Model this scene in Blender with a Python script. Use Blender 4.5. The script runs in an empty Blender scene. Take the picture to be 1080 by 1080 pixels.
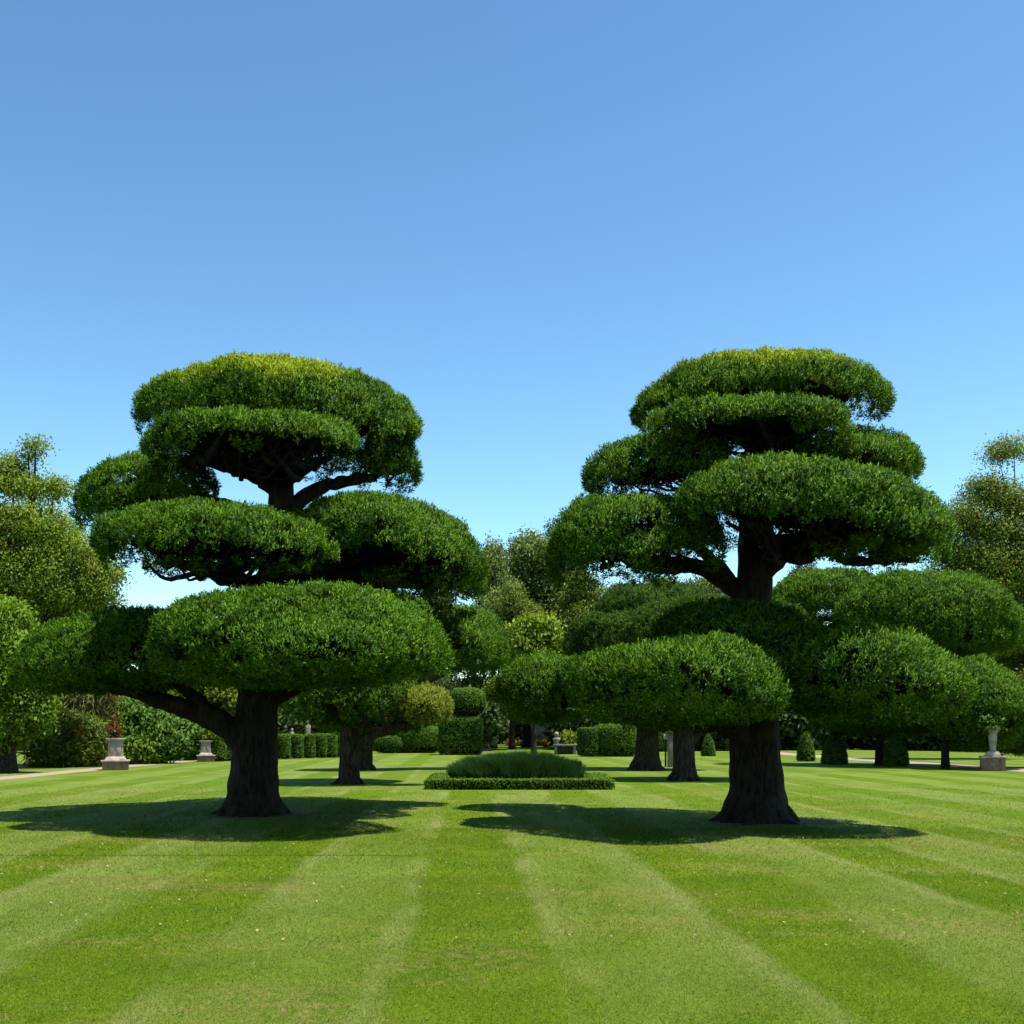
import bpy, math
import numpy as np
from mathutils import Vector
S = bpy.context.scene
COL = S.collection
R = math.radians
PI = math.pi

# ------------------------------------------------------------------ camera, light, exposure
F = 1158.0; CXP = 540.0; HZ = 770.0; EYE = 1.6
cam = bpy.data.cameras.new('camera'); co = bpy.data.objects.new('camera', cam); COL.objects.link(co)
co.location = (0, 0, EYE); co.rotation_euler = (PI/2, 0, 0)
cam.sensor_width = 36; cam.lens = 36*F/1080; cam.shift_y = (HZ-540)/1080
cam.clip_start = .1; cam.clip_end = 4000
S.camera = co
EL, AZ = R(72), R(-14)          # sun height; turn from the right (+X) towards the back (+Y)
w = bpy.data.worlds.new('World'); S.world = w; w.use_nodes = True
nt = w.node_tree
sky = nt.nodes.new('ShaderNodeTexSky'); sky.sky_type = 'NISHITA'; sky.sun_disc = False
sky.sun_elevation = EL; sky.sun_rotation = PI/2-AZ
sky.air_density = 1.0; sky.dust_density = .2; sky.ozone_density = 3.0
bg = nt.nodes['Background']; bg.inputs[1].default_value = .11
v1 = nt.nodes.new('ShaderNodeVectorMath'); v1.operation = 'SCALE'; v1.inputs[3].default_value = .185
gm = nt.nodes.new('ShaderNodeGamma'); gm.inputs[1].default_value = 1.42          # deeper, cleaner blue of a dry day
v2 = nt.nodes.new('ShaderNodeVectorMath'); v2.operation = 'MULTIPLY'; v2.inputs[1].default_value = (7.5, 8.1, 6.7)
nt.links.new(sky.outputs[0], v1.inputs[0]); nt.links.new(v1.outputs[0], gm.inputs[0]); nt.links.new(gm.outputs[0], v2.inputs[0]); nt.links.new(v2.outputs[0], bg.inputs[0])
sd = bpy.data.lights.new('sun', 'SUN'); so = bpy.data.objects.new('sun', sd); COL.objects.link(so)
sd.energy = 5.0; sd.angle = R(.5); sd.color = (1, .95, .86)
sv = Vector((math.cos(EL)*math.cos(AZ), math.cos(EL)*math.sin(AZ), math.sin(EL)))
so.rotation_euler = sv.to_track_quat('Z', 'Y').to_euler(); so.location = (0, 0, 30)
S.view_settings.view_transform = 'Standard'; S.view_settings.look = 'None'
S.view_settings.exposure = .75; S.view_settings.gamma = 1
S.cycles.max_bounces = 6; S.cycles.transparent_max_bounces = 4; S.cycles.diffuse_bounces = 2
S.cycles.transmission_bounces = 3; S.cycles.caustics_reflective = False; S.cycles.caustics_refractive = False

def P(px, py, d):
    return np.array(((px-CXP)/F*d, d, EYE-(py-HZ)/F*d))
def M(px, d): return px/F*d
def depth_of(py): return F*EYE/(py-HZ)

# ------------------------------------------------------------------ materials
def new_mat(name):
    m = bpy.data.materials.new(name); m.use_nodes = True
    n = m.node_tree.nodes; p = n['Principled BSDF']
    return m, n, m.node_tree.links, p
def mixc(n, l, fac, a, b, blend='MIX'):
    x = n.new('ShaderNodeMix'); x.data_type = 'RGBA'; x.blend_type = blend
    for s, v in ((0, fac), (6, a), (7, b)):
        if hasattr(v, 'links') or hasattr(v, 'is_linked'): l.new(v, x.inputs[s])
        elif s == 0: x.inputs[0].default_value = v
        else: x.inputs[s].default_value = (*v, 1)
    return x.outputs[2]
def noise(n, l, scale, detail=4, rough=.55, vec=None, dist=0):
    t = n.new('ShaderNodeTexNoise'); t.inputs['Scale'].default_value = scale
    t.inputs['Detail'].default_value = detail; t.inputs['Roughness'].default_value = rough
    t.inputs['Distortion'].default_value = dist
    if vec is not None: l.new(vec, t.inputs['Vector'])
    return t.outputs['Fac']
def ramp(n, l, src, a, b):
    r = n.new('ShaderNodeMapRange'); r.interpolation_type = 'SMOOTHSTEP'
    r.inputs[1].default_value = a; r.inputs[2].default_value = b
    l.new(src, r.inputs[0]); return r.outputs[0]
def math_(n, l, op, a, b=None):
    x = n.new('ShaderNodeMath'); x.operation = op
    for i, v in enumerate((a, b)):
        if v is None: continue
        if hasattr(v, 'is_linked'): l.new(v, x.inputs[i])
        else: x.inputs[i].default_value = v
    return x.outputs[0]

def leaf_mat(name, dark, light, fresh=(.2, .2, .02), trans=.28, rough=.55, spec=.08):
    m, n, l, p = new_mat(name)
    at = n.new('ShaderNodeAttribute'); at.attribute_name = 'tint'
    af = n.new('ShaderNodeAttribute'); af.attribute_name = 'fresh'
    c = mixc(n, l, at.outputs['Fac'], dark, light)
    c = mixc(n, l, af.outputs['Fac'], c, fresh)
    l.new(c, p.inputs['Base Color']); p.inputs['Roughness'].default_value = rough
    p.inputs['Specular IOR Level'].default_value = spec
    tr = n.new('ShaderNodeBsdfTranslucent')
    c2 = mixc(n, l, 1.0, c, (1.15, 1.2, .5), 'MULTIPLY'); l.new(c2, tr.inputs[0])
    mx = n.new('ShaderNodeMixShader'); mx.inputs[0].default_value = trans
    l.new(p.outputs[0], mx.inputs[1]); l.new(tr.outputs[0], mx.inputs[2])
    l.new(mx.outputs[0], n['Material Output'].inputs[0])
    return m
def plain_mat(name, a, b, scale=8, rough=.85, bump=.3, spec=.2, bscale=30):
    m, n, l, p = new_mat(name)
    tc = n.new('ShaderNodeTexCoord')
    f = noise(n, l, scale, 5, .6, tc.outputs['Object'])
    l.new(mixc(n, l, ramp(n, l, f, .3, .7), a, b), p.inputs['Base Color'])
    p.inputs['Roughness'].default_value = rough; p.inputs['Specular IOR Level'].default_value = spec
    if bump:
        bp = n.new('ShaderNodeBump'); bp.inputs['Strength'].default_value = bump; bp.inputs['Distance'].default_value = .03
        l.new(noise(n, l, bscale, 5, .6, tc.outputs['Object']), bp.inputs['Height']); l.new(bp.outputs[0], p.inputs['Normal'])
    return m
def bark_mat(name, a, b):
    m, n, l, p = new_mat(name)
    tc = n.new('ShaderNodeTexCoord'); mp = n.new('ShaderNodeMapping'); mp.inputs['Scale'].default_value = (1, 1, .22)
    l.new(tc.outputs['Object'], mp.inputs[0])
    f = noise(n, l, 14, 6, .65, mp.outputs[0], .6); g = noise(n, l, 2.2, 3, .5, tc.outputs['Object'])
    c = mixc(n, l, ramp(n, l, f, .35, .68), a, b)
    c = mixc(n, l, math_(n, l, 'MULTIPLY', ramp(n, l, g, .5, .75), .5), c, (.03, .033, .014))
    l.new(c, p.inputs['Base Color']); p.inputs['Roughness'].default_value = .9; p.inputs['Specular IOR Level'].default_value = .15
    bp = n.new('ShaderNodeBump'); bp.inputs['Strength'].default_value = .9; bp.inputs['Distance'].default_value = .06
    l.new(f, bp.inputs['Height']); l.new(bp.outputs[0], p.inputs['Normal'])
    return m

MAT = {}
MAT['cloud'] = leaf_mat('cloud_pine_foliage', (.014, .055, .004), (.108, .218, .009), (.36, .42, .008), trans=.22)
MAT['cloud_shade'] = leaf_mat('shaded_cloud_pine_foliage', (.014, .045, .005), (.060, .125, .010), (.2, .19, .012))  # cloud pine foliage again, with shade on the middle trees put into its darker colour
MAT['yew'] = leaf_mat('clipped_yew_foliage', (.034, .10, .010), (.10, .19, .022), trans=.15)
MAT['box'] = leaf_mat('box_foliage', (.045, .115, .010), (.13, .235, .022), trans=.2)
MAT['lime'] = leaf_mat('bright_green_foliage', (.07, .14, .010), (.17, .27, .02), trans=.3)
MAT['rhodo'] = leaf_mat('broad_glossy_foliage', (.035, .095, .010), (.11, .20, .022), trans=.2, rough=.5, spec=.12)
MAT['golden'] = leaf_mat('golden_green_foliage', (.11, .15, .012), (.23, .26, .03), trans=.3)
MAT['loose'] = leaf_mat('yellow_green_foliage', (.11, .18, .016), (.225, .31, .035), (.22, .17, .04), trans=.3)
MAT['loose2'] = leaf_mat('olive_green_foliage', (.105, .16, .02), (.22, .28, .045), (.2, .15, .05), trans=.3)
MAT['willow'] = leaf_mat('brownish_willow_foliage', (.10, .10, .03), (.19, .185, .055), (.2, .11, .04), trans=.2)
MAT['grey'] = leaf_mat('grey_green_foliage', (.075, .115, .026), (.16, .215, .055), trans=.2)
MAT['olive'] = leaf_mat('dull_olive_foliage', (.07, .105, .014), (.145, .19, .028), trans=.2)
MAT['dark'] = leaf_mat('dark_evergreen_foliage', (.028, .055, .016), (.07, .11, .03), trans=.15)
MAT['pale'] = leaf_mat('pale_feathery_foliage', (.12, .15, .06), (.22, .25, .10), trans=.3)
MAT['bluegrass'] = leaf_mat('upright_blue_green_blades', (.014, .05, .012), (.05, .115, .03), trans=.2)
MAT['redleaf'] = leaf_mat('rust_red_foliage', (.10, .05, .02), (.18, .085, .03), trans=.2)
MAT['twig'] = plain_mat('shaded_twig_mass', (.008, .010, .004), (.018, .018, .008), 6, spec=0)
MAT['bark'] = bark_mat('furrowed_brown_bark', (.004, .003, .002), (.026, .020, .013))
MAT['bark2'] = bark_mat('grey_brown_bark', (.008, .006, .004), (.055, .044, .028))
MAT['stone'] = plain_mat('weathered_pale_stone', (.25, .195, .16), (.46, .38, .32), 4)
MAT['redstone'] = plain_mat('reddish_brown_stone', (.16, .09, .065), (.27, .17, .13), 6)
MAT['mossstone'] = plain_mat('mossy_stained_stone', (.14, .13, .09), (.36, .32, .26), 3)
MAT['deadleaf'] = plain_mat('straw_coloured_leaf', (.22, .18, .07), (.4, .34, .15), 2, bump=0)
MAT['soil'] = plain_mat('bare_brown_soil', (.05, .04, .022), (.12, .095, .05), 9)
MAT['greystone'] = plain_mat('grey_stone', (.16, .14, .12), (.26, .24, .2), 4)
MAT['gravel'] = plain_mat('pale_pink_gravel', (.24, .18, .13), (.34, .27, .2), 6, bscale=60)
MAT['wood'] = plain_mat('dark_weathered_wood', (.03, .022, .016), (.07, .05, .035), 6)
MAT['white'] = plain_mat('white_paint', (.7, .7, .68), (.8, .8, .78), 3, bump=0)
MAT['yellowpetal'] = plain_mat('yellow_petals', (.7, .42, .04), (.8, .55, .1), 3, bump=0)
MAT['redpetal'] = plain_mat('red_petals', (.55, .05, .02), (.7, .12, .04), 3, bump=0)

# lawn (also used by the grass blades): mowing bands, worn and dry patches
def lawn_mat(name, blades):
    m, n, l, p = new_mat(name)
    tc = n.new('ShaderNodeTexCoord'); pos = tc.outputs['Object']
    sep = n.new('ShaderNodeSeparateXYZ'); l.new(pos, sep.inputs[0])
    wob = math_(n, l, 'MULTIPLY', math_(n, l, 'SUBTRACT', noise(n, l, .3, 2, .5, pos), .5), .3)
    u = math_(n, l, 'ADD', math_(n, l, 'ADD', sep.outputs[0], math_(n, l, 'MULTIPLY', sep.outputs[1], .043)), wob)
    ph = math_(n, l, 'MULTIPLY', math_(n, l, 'ADD', u, 1.84), 2*PI/2.57)
    s = math_(n, l, 'SINE', ph)
    band = ramp(n, l, s, -.10, .24)
    edge = math_(n, l, 'SUBTRACT', 1.0, ramp(n, l, math_(n, l, 'ABSOLUTE', math_(n, l, 'ADD', s, .05)), .05, .42))
    big = noise(n, l, .16, 4, .6, pos); mid = noise(n, l, 1.1, 5, .65, pos); fine = noise(n, l, 22, 4, .7, pos)
    mp2 = n.new('ShaderNodeMapping'); mp2.inputs['Scale'].default_value = (1, .33, 1); l.new(pos, mp2.inputs[0])
    strk = noise(n, l, .9, 4, .6, mp2.outputs[0])
    base = mixc(n, l, ramp(n, l, mid, .3, .7), (.072, .142, .004), (.122, .192, .006))
    lightg = (.235, .285, .07)
    bfac = math_(n, l, 'MULTIPLY', band, math_(n, l, 'MULTIPLY', math_(n, l, 'MULTIPLY', ramp(n, l, noise(n, l, .16, 2, .5, mp2.outputs[0]), .26, .54), ramp(n, l, strk, .25, .62)), .7))
    c = mixc(n, l, bfac, base, lightg)
    efac = math_(n, l, 'MULTIPLY', edge, math_(n, l, 'MULTIPLY', ramp(n, l, strk, .35, .65), .85))
    c = mixc(n, l, efac, c, (.26, .29, .09))
    c = mixc(n, l, math_(n, l, 'MULTIPLY', ramp(n, l, big, .45, .75), .35), c, (.14, .175, .012))
    # dry patches, flattened across the view as a mower's width leaves them
    mp3 = n.new('ShaderNodeMapping'); mp3.inputs['Scale'].default_value = (.55, .8, 1); mp3.inputs['Location'].default_value = (3.3, 1.2, 0); l.new(pos, mp3.inputs[0])
    dry = ramp(n, l, noise(n, l, .55, 4, .6, mp3.outputs[0]), .51, .63)
    dryf = math_(n, l, 'MULTIPLY', dry, ramp(n, l, noise(n, l, 9, 4, .7, pos), .42, .62))
    c = mixc(n, l, math_(n, l, 'MULTIPLY', dryf, .7), c, (.33, .25, .09))
    c = mixc(n, l, math_(n, l, 'MULTIPLY', ramp(n, l, fine, .45, .75), .35), c, (.14, .2, .03))
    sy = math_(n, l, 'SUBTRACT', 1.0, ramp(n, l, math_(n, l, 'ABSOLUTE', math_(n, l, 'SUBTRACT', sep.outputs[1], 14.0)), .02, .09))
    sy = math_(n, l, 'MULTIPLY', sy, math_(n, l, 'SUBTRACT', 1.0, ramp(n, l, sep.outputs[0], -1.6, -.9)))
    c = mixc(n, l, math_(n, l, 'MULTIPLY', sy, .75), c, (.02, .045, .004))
    if blades:
        at = n.new('ShaderNodeAttribute'); at.attribute_name = 'tint'
        c = mixc(n, l, math_(n, l, 'MULTIPLY', ramp(n, l, at.outputs['Fac'], 0, 1), .32), c, (.14, .2, .012))
        c = mixc(n, l, ramp(n, l, at.outputs['Fac'], .972, .98), c, (.36, .31, .11))
    else:
        c = mixc(n, l, .25, c, (.14, .2, .012))
        c = mixc(n, l, 1.0, c, (.80, .82, .85), 'MULTIPLY')
        c = mixc(n, l, math_(n, l, 'MULTIPLY', ramp(n, l, noise(n, l, 60, 3, .7, pos), .4, .7), .2), c, (.05, .09, .006))
    l.new(c, p.inputs['Base Color']); p.inputs['Roughness'].default_value = .7; p.inputs['Specular IOR Level'].default_value = .04
    if blades:
        tr = n.new('ShaderNodeBsdfTranslucent'); l.new(c, tr.inputs[0])
        mx = n.new('ShaderNodeMixShader'); mx.inputs[0].default_value = .45
        l.new(p.outputs[0], mx.inputs[1]); l.new(tr.outputs[0], mx.inputs[2]); l.new(mx.outputs[0], n['Material Output'].inputs[0])
    else:
        bp = n.new('ShaderNodeBump'); bp.inputs['Strength'].default_value = .6; bp.inputs['Distance'].default_value = .04
        l.new(noise(n, l, 35, 5, .75, pos), bp.inputs['Height']); l.new(bp.outputs[0], p.inputs['Normal'])
    return m
MAT['lawn'] = lawn_mat('mown_lawn', False)
MAT['blades'] = lawn_mat('mown_grass_blades', True)

# ------------------------------------------------------------------ mesh helpers
def quads_mesh(name, V, quads=None, tris=None, attrs=None, mats=(), mat_idx=None, smooth=False, nrm=None):
    me = bpy.data.meshes.new(name)
    V = np.ascontiguousarray(V, dtype=np.float32)
    me.vertices.add(len(V)); me.vertices.foreach_set('co', V.ravel())
    li, tot = [], []
    if tris is not None and len(tris): li.append(np.asarray(tris).ravel()); tot.append(np.full(len(tris), 3))
    if quads is not None and len(quads): li.append(np.asarray(quads).ravel()); tot.append(np.full(len(quads), 4))
    li = np.concatenate(li).astype(np.int32); tot = np.concatenate(tot).astype(np.int32)
    st = np.concatenate(([0], np.cumsum(tot)[:-1])).astype(np.int32)
    me.loops.add(len(li)); me.loops.foreach_set('vertex_index', li)
    me.polygons.add(len(tot)); me.polygons.foreach_set('loop_start', st)
    for k, a in (attrs or {}).items():
        at = me.attributes.new(k, 'FLOAT', 'POINT'); at.data.foreach_set('value', np.asarray(a, dtype=np.float32))
    for m in mats: me.materials.append(m)
    if mat_idx is not None: me.polygons.foreach_set('material_index', np.asarray(mat_idx, dtype=np.int32))
    if smooth: me.polygons.foreach_set('use_smooth', np.ones(len(tot), dtype=bool))
    if nrm is not None:
        at = me.attributes.new('custom_normal', 'FLOAT_VECTOR', 'POINT'); at.data.foreach_set('vector', np.ascontiguousarray(nrm, dtype=np.float32).ravel())
        me.polygons.foreach_set('use_smooth', np.ones(len(tot), dtype=bool))
    me.update(calc_edges=True); me.validate()
    return me
def link(name, me, parent=None, loc=None):
    o = bpy.data.objects.new(name, me); COL.objects.link(o)
    if parent: o.parent = parent
    if loc is not None: o.location = loc
    return o
def thing(name, label, cat, loc, group=None, rz=0):
    o = bpy.data.objects.new(name, None); COL.objects.link(o)
    o.empty_display_size = .3; o.location = loc; o.rotation_euler = (0, 0, rz)
    o['label'] = label; o['category'] = cat
    if group: o['group'] = group
    return o
def copy_thing(root, loc, rz, sc, label, group=None):
    r = root.copy(); COL.objects.link(r); r.location = loc; r.rotation_euler = (0, 0, rz); r.scale = sc
    r['label'] = label
    if group: r['group'] = group
    for ch in list(root.children):
        c = ch.copy(); COL.objects.link(c); c.parent = r
        for g in list(ch.children):
            d = g.copy(); COL.objects.link(d); d.parent = c
    return r
def norm(a): return a/np.maximum(np.linalg.norm(a, axis=-1, keepdims=True), 1e-9)
def sphere_dirs(rng, n): return norm(rng.normal(size=(n, 3)))

def kites(rng, B, D, L, W, fold=.25, face=None, loosen=.55):
    """leaf blades: base points, unit directions, lengths, half widths; face = the outward side of each blade"""
    n = len(B); side = norm(np.cross(D, sphere_dirs(rng, n))); up = np.cross(side, D)
    if face is not None:
        side = norm(np.cross(D, face+rng.normal(size=(n, 3))*loosen)); up = np.cross(side, D)
        sg = np.where((np.cross(side, D)*face).sum(1) >= 0, 1.0, -1.0)[:, None]; side = side*sg; up = up*sg
    mid = B + D*(L*.45)[:, None]
    V = np.stack((B, mid+side*W[:, None], B+D*L[:, None]-up*(L*fold)[:, None]*.5, mid-side*W[:, None]), 1)
    return V.reshape(-1, 3), np.arange(n*4).reshape(-1, 4)

def lathe_grid(f, nu=36, nv=22):
    """closed surface from f(direction array)->points, poles up and down; returns verts, quads+tris as tris"""
    th = np.linspace(0, PI, nv+1); ph = np.linspace(0, 2*PI, nu, endpoint=False)
    T, Ph = np.meshgrid(th[1:-1], ph, indexing='ij')
    D = np.stack((np.sin(T)*np.cos(Ph), np.sin(T)*np.sin(Ph), np.cos(T)), -1).reshape(-1, 3)
    D = np.vstack((D, [[0, 0, 1], [0, 0, -1]])); V = f(D)
    tr = []; nr = nv-1; top = nr*nu; bot = top+1
    for i in range(nr-1):
        for j in range(nu):
            a = i*nu+j; b = i*nu+(j+1) % nu; c = a+nu; d = b+nu
            tr += [(a, c, b), (b, c, d)]
    for j in range(nu):
        tr += [(top, j, (j+1) % nu), (bot, (nr-1)*nu+(j+1) % nu, (nr-1)*nu+j)]
    return V, np.array(tr)
def sample(rng, V, T, n):
    a, b, c = V[T[:, 0]], V[T[:, 1]], V[T[:, 2]]
    cr = np.cross(b-a, c-a); ar = np.linalg.norm(cr, axis=1)/2
    k = rng.choice(len(T), n, p=ar/ar.sum()); r1 = np.sqrt(rng.random(n))[:, None]; r2 = rng.random(n)[:, None]
    return a[k]*(1-r1)+b[k]*r1*(1-r2)+c[k]*r1*r2, norm(cr)[k], ar.sum()

def leafy(rng, V, T, clump=.22, rise=.5, tuft=.13, wid=.03, dens=620, per=6, upw=.6, spread=.7, under=.12, fresh=None, hull=None, hmat='twig', mat='cloud', name='foliage', tuftr=.02, sprig=0):
    """clumps of small leaf blades over the surface V,T (outward normals); hull = inner twig mass"""
    _, _, A = sample(rng, V, T, 10)
    nc = max(8, int(A*2.3/(PI*clump*clump)))
    C, N, _ = sample(rng, V, T, nc*4)
    vox = np.floor(C/(clump*.85)).astype(np.int64); key = vox[:, 0]*73856093+vox[:, 1]*19349663+vox[:, 2]*83492791
    _, ui = np.unique(key, return_index=True); C, N = C[ui], N[ui]     # even spread: one clump per cell
    keep = (N[:, 2] > -.12) | (rng.random(len(C)) < under); C, N = C[keep], N[keep]; nc = len(C)
    k = max(3, int(dens*A/per/nc))
    rc = clump*(.75+.55*rng.random(nc))
    ctint = rng.random(nc)
    C2 = np.repeat(C, k, 0); N2 = np.repeat(N, k, 0); rr = np.repeat(rc, k)
    t = norm(np.cross(N2, sphere_dirs(rng, nc*k))); q = np.sqrt(rng.random(nc*k))
    Bp = C2 + t*(rr*q)[:, None] + N2*(rr*rise*(1-q*q)-.03)[:, None]
    nd = norm(N2*.8 + t*(q*.6)[:, None])
    up = np.array((0, 0, 1.0))
    g = norm(nd + up*upw)
    tt = np.clip(.55*np.repeat(ctint, k)+.45*rng.random(nc*k), 0, 1)
    fr = np.zeros(nc*k) if fresh is None else fresh(rng, Bp, N2)
    B6 = np.repeat(Bp, per, 0); G6 = np.repeat(g, per, 0); n = len(B6)
    D = norm(G6+rng.normal(size=(n, 3))*spread)
    B6 = B6 + rng.normal(size=(n, 3))*tuftr + G6*(rng.random(n)*sprig)[:, None]
    L = tuft*(.6+.8*rng.random(n)); W = wid*(.6+.7*rng.random(n))
    FN = norm(np.repeat(np.repeat(N2*.75, 1, 0), per, 0)+up*.3+rng.normal(size=(n, 3))*.38)
    KV, KQ = kites(rng, B6, D, L, W, face=FN); NR = np.repeat(FN, 4, 0)
    tint = np.repeat(np.clip(np.repeat(tt, per)+rng.normal(size=n)*.12, 0, 1), 4); fresh_a = np.repeat(np.repeat(fr, per), 4)
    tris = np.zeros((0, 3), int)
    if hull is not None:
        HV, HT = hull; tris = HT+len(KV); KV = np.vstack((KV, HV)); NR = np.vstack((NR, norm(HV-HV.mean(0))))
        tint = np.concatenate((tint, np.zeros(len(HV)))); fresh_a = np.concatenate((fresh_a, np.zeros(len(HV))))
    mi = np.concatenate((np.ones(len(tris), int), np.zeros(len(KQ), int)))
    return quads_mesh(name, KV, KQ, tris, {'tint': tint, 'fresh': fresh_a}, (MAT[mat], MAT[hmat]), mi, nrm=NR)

def catmull(pts, rad, per=6):
    p = np.asarray(pts, float); r = np.asarray(rad, float)
    pp = np.vstack((2*p[0]-p[1], p, 2*p[-1]-p[-2])); out, ro = [], []
    for i in range(len(p)-1):
        for t in np.linspace(0, 1, per, endpoint=False):
            a, b, c, d = pp[i:i+4]
            out.append(.5*((2*b)+(-a+c)*t+(2*a-5*b+4*c-d)*t*t+(-a+3*b-3*c+d)*t**3)); ro.append(r[i]*(1-t)+r[i+1]*t)
    out.append(p[-1]); ro.append(r[-1])
    return np.array(out), np.array(ro)
class Tubes:
    def __init__(s, seed=0): s.V = []; s.T = []; s.n = 0; s.rng = np.random.default_rng(seed)
    def tube(s, pts, rad, sides=10, per=6, wob=.06, flare=0, flare_h=.45, jit=0):
        p, r = catmull(pts, rad, per)
        if jit: p[1:-1] += s.rng.normal(size=(len(p)-2, 3))*jit
        tg = norm(np.gradient(p, axis=0)); ref = np.array((1.0, .13, 0)) if abs(tg[0][2]) > .6 else np.array((0, .1, 1.0))
        ang = np.linspace(0, 2*PI, sides, endpoint=False); rings = []
        ph = s.rng.random(4)*6.28
        for i in range(len(p)):
            u = norm(ref-tg[i]*np.dot(ref, tg[i])); v = np.cross(tg[i], u); ref = u
            m = 1+wob*(np.sin(3*ang+ph[0]+i*.35)+.6*np.sin(5*ang+ph[1]-i*.22)+.5*np.sin(i*.9+ph[2]))
            if flare: m = m*(1+flare*math.exp(-max(0, p[i][2]-p[0][2])/flare_h)*(.45+.55*np.abs(np.sin(2.5*ang+ph[3]))))
            rings.append(p[i]+(np.cos(ang)[:, None]*u+np.sin(ang)[:, None]*v)*(r[i]*m)[:, None])
        b = s.n
        V = np.vstack(rings+[p[:1], p[-1:]]); n = len(p)
        for i in range(n-1):
            for j in range(sides):
                a = b+i*sides+j; c = b+i*sides+(j+1) % sides
                s.T += [(a, c, a+sides), (c, c+sides, a+sides)]
        e0 = b+n*sides; e1 = e0+1
        for j in range(sides):
            s.T += [(e0, b+(j+1) % sides, b+j), (e1, b+(n-1)*sides+j, b+(n-1)*sides+(j+1) % sides)]
        s.V.append(V); s.n += len(V)
    def build(s, name, mat, parent, base):
        me = quads_mesh(name, np.vstack(s.V)-np.asarray(base), None, np.array(s.T), None, (MAT[mat],), None, True)
        return link(name, me, parent)

# ------------------------------------------------------------------ pads of a cloud-pruned tree
def pad_shape(seed, a, b, ht, hb, lump=.10, n=2.5, tilt=(0, 0)):
    rg = np.random.default_rng(seed)
    ld = sphere_dirs(rg, 44); la = rg.normal(size=44)*lump; lk = 8+rg.random(44)*42
    oph = rg.random(4)*6.28
    def f(D, sc=1.0, cut=None):
        rho = np.hypot(D[:, 0], D[:, 1])+1e-9; z = np.abs(D[:, 2])
        r = (rho**n+z**n)**(-1/n)
        phi = np.arctan2(D[:, 1], D[:, 0])
        m = 1+.05*np.sin(2*phi+oph[0])+.045*np.sin(3*phi+oph[1])+.03*np.sin(5*phi+oph[2])
        k = np.exp((D@ld.T-1)*lk)@la
        q = r*(1+np.clip(k, -.25, .16))*sc
        z = D[:, 2]*q*np.where(D[:, 2] > 0, ht, hb)
        x = D[:, 0]*q*a*m; y = D[:, 1]*q*b*m
        if cut is not None: z = np.where(D[:, 2] < 0, cut+z*.15, np.maximum(z, cut))
        z = z + x*tilt[0] + y*tilt[1]
        return np.stack((x, y, z), 1)
    return f
def pad_from_px(x0, x1, yt, yb, d, br=.85, flat=.28, tr=.16):
    """world centre and half sizes of a pad filling this box of the picture at depth d"""
    tot = M(yb-yt, d)-tr*2.2; a = M(x1-x0, d)/2-tr; b = a*br
    z0 = EYE-M((yt+yb)/2-HZ, d); e = math.atan2(z0-EYE, d); sn, cs = abs(math.sin(e)), math.cos(e)
    lo, hi = .15, 6.0
    for _ in range(40):            # dome height whose outline, seen from below, spans the box; underside nearly flat
        ht = (lo+hi)/2; Ht = math.hypot(ht*cs, b*sn); Hb = math.hypot(ht*flat*cs, b*sn)
        if Ht+Hb > tot: hi = ht
        else: lo = ht
    c = P((x0+x1)/2, yb, d)+np.array((0, 0, Hb))
    return c, a, b, ht, ht*flat
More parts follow.
